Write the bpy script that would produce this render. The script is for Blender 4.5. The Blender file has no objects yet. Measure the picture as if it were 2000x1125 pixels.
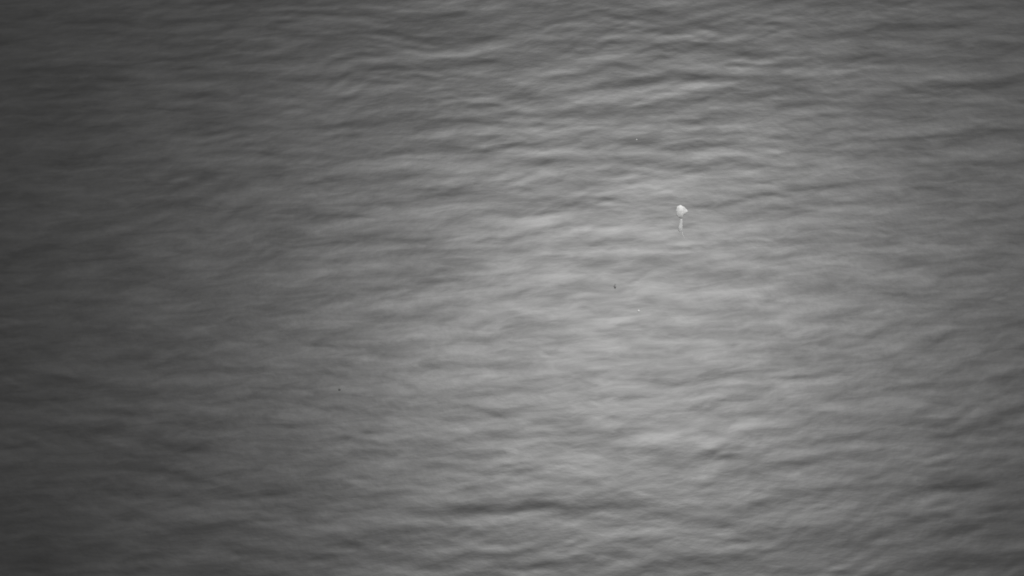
import bpy, bmesh, math, random
import numpy as np
from mathutils import Vector, noise

# ---------------------------------------------------------------- camera, sky, sun, exposure
S = bpy.context.scene
C = S.collection
R = math.radians
CAM_H, DEP, HFOV = 179.0, R(68), R(45)
cd = bpy.data.cameras.new('camera')
cam = bpy.data.objects.new('camera', cd)
C.objects.link(cam)
cam.location = (0, 0, CAM_H)
cam.rotation_euler = (R(90) - DEP, 0, 0)
cd.sensor_width = 36
cd.angle = HFOV
cd.clip_start = 1
cd.clip_end = 60000
S.camera = cam

SUN_EL, SUN_AZ = R(69.5), R(15.2)       # azimuth measured from +Y towards +X
w = bpy.data.worlds.new('World')
S.world = w
w.use_nodes = True
nt = w.node_tree
bg = nt.nodes['Background']
sky = nt.nodes.new('ShaderNodeTexSky')
sky.sky_type = 'NISHITA'
sky.sun_disc = False
sky.sun_elevation = SUN_EL
sky.sun_rotation = SUN_AZ
sky.air_density = 1.0
sky.dust_density = 1.0
sky.ozone_density = 1.0
grey = nt.nodes.new('ShaderNodeRGBToBW')             # overcast: colourless sky
nt.links.new(sky.outputs[0], grey.inputs[0])
nt.links.new(grey.outputs[0], bg.inputs[0])
bg.inputs[1].default_value = 0.05

sd = bpy.data.lights.new('sun', 'SUN')
sun = bpy.data.objects.new('sun', sd)
C.objects.link(sun)
sd.energy = 1.5
sd.angle = R(10)
sd.color = (1.0, 0.995, 0.985)
sdir = Vector((math.sin(SUN_AZ) * math.cos(SUN_EL), math.cos(SUN_AZ) * math.cos(SUN_EL), math.sin(SUN_EL)))
sun.rotation_euler = sdir.to_track_quat('Z', 'Y').to_euler()
sun.location = sdir * 500

S.view_settings.view_transform = 'Standard'
S.view_settings.look = 'None'
S.view_settings.gamma = 1
S.view_settings.exposure = 1.68
S.render.engine = 'CYCLES'
S.cycles.use_denoising = True
S.cycles.filter_width = 1.8

# ---------------------------------------------------------------- helpers
T = math.tan(HFOV / 2)
RIGHT = Vector((1, 0, 0))
FWD = Vector((0, math.cos(DEP), -math.sin(DEP)))
UP = Vector((0, math.sin(DEP), math.cos(DEP)))
def ray(px, py):
    return (FWD + RIGHT * ((px - 1000) / 1000 * T) + UP * ((562.5 - py) / 1000 * T))
def at_depth(px, py, d):
    return Vector((0, 0, CAM_H)) + ray(px, py) * d
def at_sea(px, py):
    r = ray(px, py)
    return Vector((0, 0, CAM_H)) + r * (CAM_H / -r.z)

def material(name):
    m = bpy.data.materials.new(name)
    m.use_nodes = True
    m.node_tree.nodes.clear()
    return m, m.node_tree.nodes, m.node_tree.links

def link(name, bm, mat, parent=None, smooth=True):
    me = bpy.data.meshes.new(name)
    bm.normal_update()
    bm.to_mesh(me)
    bm.free()
    if smooth:
        for p in me.polygons:
            p.use_smooth = True
    me.materials.append(mat)
    o = bpy.data.objects.new(name, me)
    C.objects.link(o)
    o.parent = parent
    return o

def tag(o, label=None, cat=None, group=None, kind=None):
    if label: o['label'] = label
    if cat: o['category'] = cat
    if group: o['group'] = group
    if kind: o['kind'] = kind
    return o

# ---------------------------------------------------------------- materials
def sea_material():
    m, N, L = material('sea_water')
    out = N.new('ShaderNodeOutputMaterial')
    geo = N.new('ShaderNodeNewGeometry')
    # wind roughened patches: the facet roughness varies softly over the water
    mp = N.new('ShaderNodeMapping'); mp.inputs['Scale'].default_value = (0.06, 0.35, 0.1)
    mp.inputs['Rotation'].default_value = (0, 0, R(-6))
    L.new(geo.outputs['Position'], mp.inputs['Vector'])
    nz = N.new('ShaderNodeTexNoise'); nz.inputs['Scale'].default_value = 1.0
    nz.inputs['Detail'].default_value = 4; nz.inputs['Roughness'].default_value = 0.55
    L.new(mp.outputs[0], nz.inputs['Vector'])
    rr = N.new('ShaderNodeMapRange')
    rr.inputs['From Min'].default_value = 0.3; rr.inputs['From Max'].default_value = 0.7
    rr.inputs['To Min'].default_value = 0.352; rr.inputs['To Max'].default_value = 0.382
    L.new(nz.outputs['Fac'], rr.inputs['Value'])
    # capillary ripples too small for the mesh
    mp2 = N.new('ShaderNodeMapping'); mp2.inputs['Scale'].default_value = (0.7, 1.5, 1)
    mp2.inputs['Rotation'].default_value = (0, 0, R(-10))
    L.new(geo.outputs['Position'], mp2.inputs['Vector'])
    nz2 = N.new('ShaderNodeTexNoise'); nz2.inputs['Scale'].default_value = 1.0
    nz2.inputs['Detail'].default_value = 3
    L.new(mp2.outputs[0], nz2.inputs['Vector'])
    bp = N.new('ShaderNodeBump'); bp.inputs['Strength'].default_value = 1.0
    bp.inputs['Distance'].default_value = 0.01
    L.new(nz2.outputs['Fac'], bp.inputs['Height'])
    # water body: dark scattering colour, and a mirror surface of tiny unresolved ripples
    dif = N.new('ShaderNodeBsdfDiffuse'); dif.inputs['Color'].default_value = (0.006, 0.006, 0.006, 1)
    gl = N.new('ShaderNodeBsdfGlossy'); gl.distribution = 'GGX'
    # wave shading put into the gloss colour: thin noise streaks that dim the reflection
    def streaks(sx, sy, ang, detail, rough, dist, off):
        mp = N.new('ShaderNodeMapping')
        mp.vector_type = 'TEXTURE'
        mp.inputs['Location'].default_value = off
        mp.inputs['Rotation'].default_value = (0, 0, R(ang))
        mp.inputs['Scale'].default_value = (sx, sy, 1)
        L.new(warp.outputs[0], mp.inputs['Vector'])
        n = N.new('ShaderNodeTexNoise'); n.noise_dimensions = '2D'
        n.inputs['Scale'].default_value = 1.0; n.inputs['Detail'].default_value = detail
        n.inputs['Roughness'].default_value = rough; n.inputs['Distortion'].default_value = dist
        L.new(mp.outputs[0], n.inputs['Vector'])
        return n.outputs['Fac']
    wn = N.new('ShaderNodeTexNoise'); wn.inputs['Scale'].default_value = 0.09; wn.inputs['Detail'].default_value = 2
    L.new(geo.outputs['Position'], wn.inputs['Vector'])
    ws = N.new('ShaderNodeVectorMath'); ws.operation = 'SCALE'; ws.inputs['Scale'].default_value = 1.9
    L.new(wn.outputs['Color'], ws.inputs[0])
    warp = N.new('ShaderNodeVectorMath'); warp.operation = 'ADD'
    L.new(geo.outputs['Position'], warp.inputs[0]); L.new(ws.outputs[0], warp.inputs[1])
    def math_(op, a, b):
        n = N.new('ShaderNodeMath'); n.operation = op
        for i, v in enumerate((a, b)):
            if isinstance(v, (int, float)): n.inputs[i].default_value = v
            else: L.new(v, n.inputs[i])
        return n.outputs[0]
    wave_shade = math_('ADD', math_('MULTIPLY', streaks(20, 3.0, 2, 3, 0.52, 0.15, (0, 0, 0)), 0.5),
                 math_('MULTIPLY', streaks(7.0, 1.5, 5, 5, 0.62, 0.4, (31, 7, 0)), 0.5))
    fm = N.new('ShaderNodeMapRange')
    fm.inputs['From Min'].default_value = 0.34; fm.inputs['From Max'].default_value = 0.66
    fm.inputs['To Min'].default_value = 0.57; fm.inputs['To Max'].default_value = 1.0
    L.new(wave_shade, fm.inputs['Value'])
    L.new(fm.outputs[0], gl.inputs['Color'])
    L.new(rr.outputs[0], gl.inputs['Roughness'])
    tg = N.new('ShaderNodeCombineXYZ'); tg.inputs[1].default_value = 1
    L.new(tg.outputs[0], gl.inputs['Tangent'])
    gl.inputs['Anisotropy'].default_value = 0.08
    fr = N.new('ShaderNodeFresnel'); fr.inputs['IOR'].default_value = 1.34
    for n in (dif, gl, fr):
        L.new(bp.outputs[0], n.inputs['Normal'])
    mx = N.new('ShaderNodeMixShader')
    L.new(fr.outputs[0], mx.inputs[0]); L.new(dif.outputs[0], mx.inputs[1]); L.new(gl.outputs[0], mx.inputs[2])
    L.new(mx.outputs[0], out.inputs['Surface'])
    return m

def skin_material(name, col, rough, spec, bump_scale, bump_dist, thin=0.0):
    m, N, L = material(name)
    out = N.new('ShaderNodeOutputMaterial')
    p = N.new('ShaderNodeBsdfPrincipled')
    tc = N.new('ShaderNodeTexCoord')
    nz = N.new('ShaderNodeTexNoise'); nz.inputs['Scale'].default_value = bump_scale
    nz.inputs['Detail'].default_value = 4
    L.new(tc.outputs['Object'], nz.inputs['Vector'])
    mix = N.new('ShaderNodeMix'); mix.data_type = 'RGBA'
    mix.inputs[6].default_value = (*[c * 0.5 for c in col], 1); mix.inputs[7].default_value = (*[min(.85, c * 1.25) for c in col], 1)
    L.new(nz.outputs['Fac'], mix.inputs[0]); L.new(mix.outputs[2], p.inputs['Base Color'])
    bp = N.new('ShaderNodeBump'); bp.inputs['Distance'].default_value = bump_dist
    bp.inputs['Strength'].default_value = 0.6
    L.new(nz.outputs['Fac'], bp.inputs['Height']); L.new(bp.outputs[0], p.inputs['Normal'])
    p.inputs['Roughness'].default_value = rough
    p.inputs['Specular IOR Level'].default_value = spec
    if thin:                             # thin skin: part of the daylight comes through
        tb = N.new('ShaderNodeBsdfTranslucent'); mx = N.new('ShaderNodeMixShader')
        L.new(mix.outputs[2], tb.inputs['Color']); L.new(bp.outputs[0], tb.inputs['Normal'])
        mx.inputs[0].default_value = 1 - thin
        L.new(tb.outputs[0], mx.inputs[1]); L.new(p.outputs[0], mx.inputs[2]); L.new(mx.outputs[0], out.inputs['Surface'])
    else:
        L.new(p.outputs[0], out.inputs['Surface'])
    return m

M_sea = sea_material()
M_white = skin_material('white_balloon_skin', (0.63, 0.63, 0.625), 0.5, 0.4, 4.0, 0.02, 0.4)
M_tail = skin_material('pale_ribbon', (0.72, 0.72, 0.715), 0.6, 0.3, 9.0, 0.01, 0.4)
M_thread = skin_material('pale_thread', (0.75, 0.75, 0.74), 0.7, 0.3, 30.0, 0.002, 0.4)
M_dark = skin_material('wet_dark_debris', (0.15, 0.15, 0.15), 0.6, 0.4, 8.0, 0.03)
M_black = skin_material('black_debris', (0.05, 0.05, 0.05), 0.8, 0.1, 8.0, 0.03)
M_foam = skin_material('white_foam', (0.44, 0.44, 0.435), 0.8, 0.3, 14.0, 0.03)

# ---------------------------------------------------------------- the sea
def wave_field(nx, ny, d, seed):
    """height and sideways (choppy) displacement of a random directional sea on an nx x ny tile"""
    rg = np.random.default_rng(seed)
    kx = 2 * np.pi * np.fft.fftfreq(nx, d)[None, :]
    ky = 2 * np.pi * np.fft.fftfreq(ny, d)[:, None]
    k = np.hypot(kx, ky); k[0, 0] = 1
    th = np.arctan2(ky, kx)
    def spec(lam, width, ang, power, rms_slope):
        kp = 2 * np.pi / lam
        radial = np.exp(-0.5 * (np.log(k / kp) / width) ** 2)
        dth = np.abs((th - ang + np.pi / 2) % np.pi - np.pi / 2)
        direc = np.exp(-0.5 * (dth / power) ** 2) + 0.04 * np.exp(-0.5 * (dth / (2.5 * power)) ** 2)
        a = radial * direc / k ** 1.5
        a[0, 0] = 0
        s = np.sqrt((np.abs(a) ** 2 * k * k).sum())
        return a / s * rms_slope
    wn = rg.standard_normal((ny, nx))
    F = np.fft.fft2(wn) / np.sqrt(nx * ny)
    def field(A):
        h = np.fft.ifft2(F * A * nx * ny / np.sqrt(1.0)).real
        return h
    parts = []
    for p in WAVES:
        F = np.fft.fft2(rg.standard_normal((ny, nx))) / np.sqrt(nx * ny)
        A = spec(*p[:5])
        H = F * A * (nx * ny)
        h = np.fft.ifft2(H).real
        dx = np.fft.ifft2(-1j * kx / k * H).real
        dy = np.fft.ifft2(-1j * ky / k * H).real
        # gusts: each wave system comes in soft patches
        G = np.fft.fft2(rg.standard_normal((ny, nx))) * np.exp(-0.5 * ((kx / (2 * np.pi / p[5])) ** 2 + (ky / (2 * np.pi / (p[5] * .5))) ** 2))
        g = np.fft.ifft2(G).real
        g = np.clip(1 + 0.45 * g / g.std(), 0.25, 2.2)
        parts.append((h * g, dx * g, dy * g))
    return [sum(q[i] for q in parts) for i in range(3)]

#        wavelength, spread, direction of travel, directionality, rms slope, gust size
WAVES = [(14.0, 0.35, R(92), R(8), 0.0025, 60),
         (6.5, 0.40, R(93), R(10), 0.0065, 40),
         (4.2, 0.40, R(94), R(14), 0.0095, 22),
         (2.4, 0.45, R(95), R(20), 0.0085, 12)]

def build_sea():
    d = 0.17
    nx, ny = 1200, 800
    h, dx, dy = wave_field(nx, ny, d, 11)
    xs = (np.arange(nx) - nx / 2) * d
    ys = 77 + (np.arange(ny) - ny / 2) * d
    # outer skirt: ever wider strips out to the horizon, waves dying away to a flat sheet
    ext = np.cumsum(d * 1.28 ** np.arange(1, 46))
    ext = ext[ext < 45000]
    n = len(ext)
    X = np.concatenate([xs[0] - ext[::-1], xs, xs[-1] + ext])
    Y = np.concatenate([ys[0] - ext[::-1], ys, ys[-1] + ext])
    ix = np.concatenate([np.arange(-n, 0), np.arange(nx), np.arange(nx, nx + n)])
    iy = np.concatenate([np.arange(-n, 0), np.arange(ny), np.arange(ny, ny + n)])
    fx = np.concatenate([np.exp(-ext[::-1] / 6), np.ones(nx), np.exp(-ext / 6)])
    fy = np.concatenate([np.exp(-ext[::-1] / 6), np.ones(ny), np.exp(-ext / 6)])
    F = np.outer(fy, fx)
    def pick(a): return a[np.ix_(iy % ny, ix % nx)] * F
    gx, gy = np.meshgrid(X, Y)
    chop = 0.9
    # crests bend: level on the left, climbing to the right, wandering a little everywhere
    bend = 0.0004 * np.clip(gx, -110, 110) ** 2
    for lx, ly, amp, p in ((57, 31, .4, .3), (43, 37, -.3, 1.9), (27, 17, .15, 4.0)):
        bend = bend + amp * np.sin(2 * np.pi * gx / lx + 2 * np.pi * gy / ly + p) * F
    co = np.stack([gx + chop * pick(dx), gy + bend + chop * pick(dy), pick(h)], -1).reshape(-1, 3)
    w_, h_ = len(X), len(Y)
    i = (np.arange(h_ - 1)[:, None] * w_ + np.arange(w_ - 1)[None, :]).ravel()
    quads = np.stack([i, i + 1, i + 1 + w_, i + w_], -1).astype(np.int32)
    me = bpy.data.meshes.new('sea')
    me.vertices.add(len(co)); me.vertices.foreach_set('co', co.astype(np.float32).ravel())
    me.loops.add(quads.size); me.loops.foreach_set('vertex_index', quads.ravel())
    me.polygons.add(len(quads))
    me.polygons.foreach_set('loop_start', np.arange(0, quads.size, 4, dtype=np.int32))
    me.polygons.foreach_set('use_smooth', np.ones(len(quads), dtype=bool))
    me.update(calc_edges=True)
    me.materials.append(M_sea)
    o = bpy.data.objects.new('sea', me)
    C.objects.link(o)
    tag(o, 'grey rippled open sea with soft low wind waves', kind='structure')
    print('sea tris', len(quads) * 2, 'h range', co[:, 2].min(), co[:, 2].max())
    def height(x, y):
        a = int(round((x - xs[0]) / d)); b = int(round((y - ys[0]) / d))
        return float(h[b % ny, a % nx])
    return height
sea_height = build_sea()

# ---------------------------------------------------------------- the white balloon with its tail
DB = 92.5
PX = DB * T / 1000                       # metres per photo pixel at the balloon
bc = at_depth(1329.5, 413, DB)
root = bpy.data.objects.new('balloon', None)
root.location = bc
C.objects.link(root)
tag(root, 'bright white balloon-shaped object with a pale tail hanging below it, high above the grey sea', 'balloon')

# outline seen from the aircraft: angle (deg, 0 = right, 90 = up) -> radius in photo pixels
OUT = [(0, 13.6), (12, 12.4), (25, 11.2), (45, 10.6), (70, 10.8), (95, 11.8), (115, 11.6), (140, 10.2), (165, 9.0),
       (185, 8.6), (210, 9.6), (230, 10.8), (250, 11.6), (270, 12.6), (283, 12.6), (300, 9.8), (320, 9.0), (340, 10.4), (352, 12.8)]
def outline(a):
    a %= 360
    pts = OUT + [(360, OUT[0][1])]
    for (a0, r0), (a1, r1) in zip(pts, pts[1:]):
        if a0 <= a <= a1:
            t = (a - a0) / (a1 - a0)
            t = t * t * (3 - 2 * t)
            return r0 + (r1 - r0) * t
bm = bmesh.new()
NU, NV = 72, 36
rings = []
for j in range(NV + 1):
    ph = math.pi * j / NV                # 0 = side facing the aircraft
    ring = []
    for i in range(NU):
        a = 2 * math.pi * i / NU
        flat = math.sin(ph)
        r = (8.6 + (1.04 * outline(math.degrees(a)) - 8.6) * flat ** 1.5) * PX * flat
        depth = 4.2 * PX * math.cos(ph)
        p = RIGHT * (r * math.cos(a)) + UP * (r * math.sin(a)) - FWD * depth
        puck = 1 + 0.035 * noise.noise(p * 6.0) + 0.02 * math.sin(9 * a) * flat ** 4
        ring.append(p * puck)
    rings.append(ring)
top = bm.verts.new(rings[0][0]); bot = bm.verts.new(rings[-1][0])
vs = [[bm.verts.new(p) for p in ring] for ring in rings[1:-1]]
for i in range(NU):
    k = (i + 1) % NU
    bm.faces.new((top, vs[0][i], vs[0][k]))
    bm.faces.new((bot, vs[-1][k], vs[-1][i]))
    for j in range(len(vs) - 1):
        bm.faces.new((vs[j][i], vs[j + 1][i], vs[j + 1][k], vs[j][k]))
bmesh.ops.recalc_face_normals(bm, faces=bm.faces)
link('envelope', bm, M_white, root)

def tube(pts, radii, n=10, flat=1.0):
    """closed tapering tube along pts; flat squeezes it front to back"""
    bm = bmesh.new()
    rows = []
    for q, (p, r) in enumerate(zip(pts, radii)):
        t = (pts[min(q + 1, len(pts) - 1)] - pts[max(q - 1, 0)]).normalized()
        ax = RIGHT - t * RIGHT.dot(t); ax.normalize()
        ay = t.cross(ax)
        rows.append([bm.verts.new(p + ax * (r * math.cos(2 * math.pi * i / n)) + ay * (r * flat * math.sin(2 * math.pi * i / n))) for i in range(n)])
    for a, b in zip(rows, rows[1:]):
        for i in range(n):
            bm.faces.new((a[i], a[(i + 1) % n], b[(i + 1) % n], b[i]))
    bm.faces.new(rows[0]); bm.faces.new(rows[-1])
    bmesh.ops.recalc_face_normals(bm, faces=bm.faces)
    return bm

# everything below trails down and back on the wind
TRAIL = Vector((0, -0.80, -0.60))
Z = 1 / -TRAIL.dot(UP)
def hang(dx, dy):                        # photo pixels right of / below the balloon centre, kept in the trailing plane
    return RIGHT * (dx * PX) + TRAIL * (dy * PX * Z)
off = -FWD * (2.5 * PX)
neck = tube([hang(0.9, 9.0) + off, hang(1.2, 12.6) + off, hang(1.3, 15.0) + off * .6, hang(1.2, 18.2)], [3.2 * PX, 2.5 * PX, 2.2 * PX, 2.2 * PX], 12, 0.5)
link('neck', neck, M_tail, root)
tp, tr = [], []
for i in range(22):
    t = i / 21
    tp.append(hang(1.1 - 0.6 * t + 0.25 * math.sin(t * 7), 14.6 + 24.0 * t) + off * (1 - t))
    tr.append(PX * (2.1 + 1.9 * min(1, max(0, t - .12) * 2.4) - 0.9 * max(0, t - .9) * 10 * .6 + 0.25 * math.sin(t * 11)))
tail = link('tail', tube(tp, tr, 14, 0.5), M_tail, root)
th = [hang(2.6 + 5.8 * t ** 1.3 + 0.3 * math.sin(t * 9), 36.0 + 14.5 * t) for t in [i / 16 for i in range(17)]]
link('thread', tube(th, [PX * (0.95 - 0.45 * i / 16) for i in range(17)], 8), M_thread, tail)

# ---------------------------------------------------------------- specks on the water
def lump(name, px, py, wpx, hpx, zsc, mat, seed, label, cat, group=None, bend=0.0):
    """a small irregular floating lump, wpx x hpx photo pixels, resting on the water"""
    g = at_sea(px, py)
    s = (g - cam.location).length * T / 1000 * math.cos(0)
    a, b = wpx * s / 2, hpx * s / 2 / math.sin(DEP)
    bm = bmesh.new()
    bmesh.ops.create_icosphere(bm, subdivisions=3, radius=1)
    off = Vector((seed * 3.7, seed * 1.3, 0))
    for v in bm.verts:
        c = v.co
        k = 1 + 0.35 * noise.noise(c * 1.4 + off) + 0.15 * noise.noise(c * 4 + off)
        y = c.y * k
        taper = 1 - 0.35 * max(0, y)
        v.co = Vector((c.x * k * a * taper + bend * a * y * y, y * b, max(c.z, -0.5) * k * zsc))
    o = link(name, bm, mat)
    o.location = (g.x, g.y, sea_height(g.x, g.y) + zsc * 0.25)
    tag(o, label, cat, group, 'thing')
    return o
lump('floating_debris', 1201, 559, 3.8, 9.0, 0.22, M_dark, 1,
     'small dark elongated piece of debris on the brightest water, below the white balloon', 'debris', bend=0.25)
lump('floating_debris', 663, 761, 4.8, 3.4, 0.12, M_black, 2,
     'tiny dark roundish speck of debris alone on the darker water at lower left', 'debris')
lump('foam_fleck', 1247.5, 607, 4.6, 4.0, 0.12, M_foam, 3,
     'tiny bright white foam fleck on the bright water nearest the elongated dark debris', 'foam')
lump('foam_fleck', 1243.5, 273, 3.0, 2.4, 0.12, M_foam, 4,
     'tiny white foam fleck on the greyer water above and left of the white balloon', 'foam')
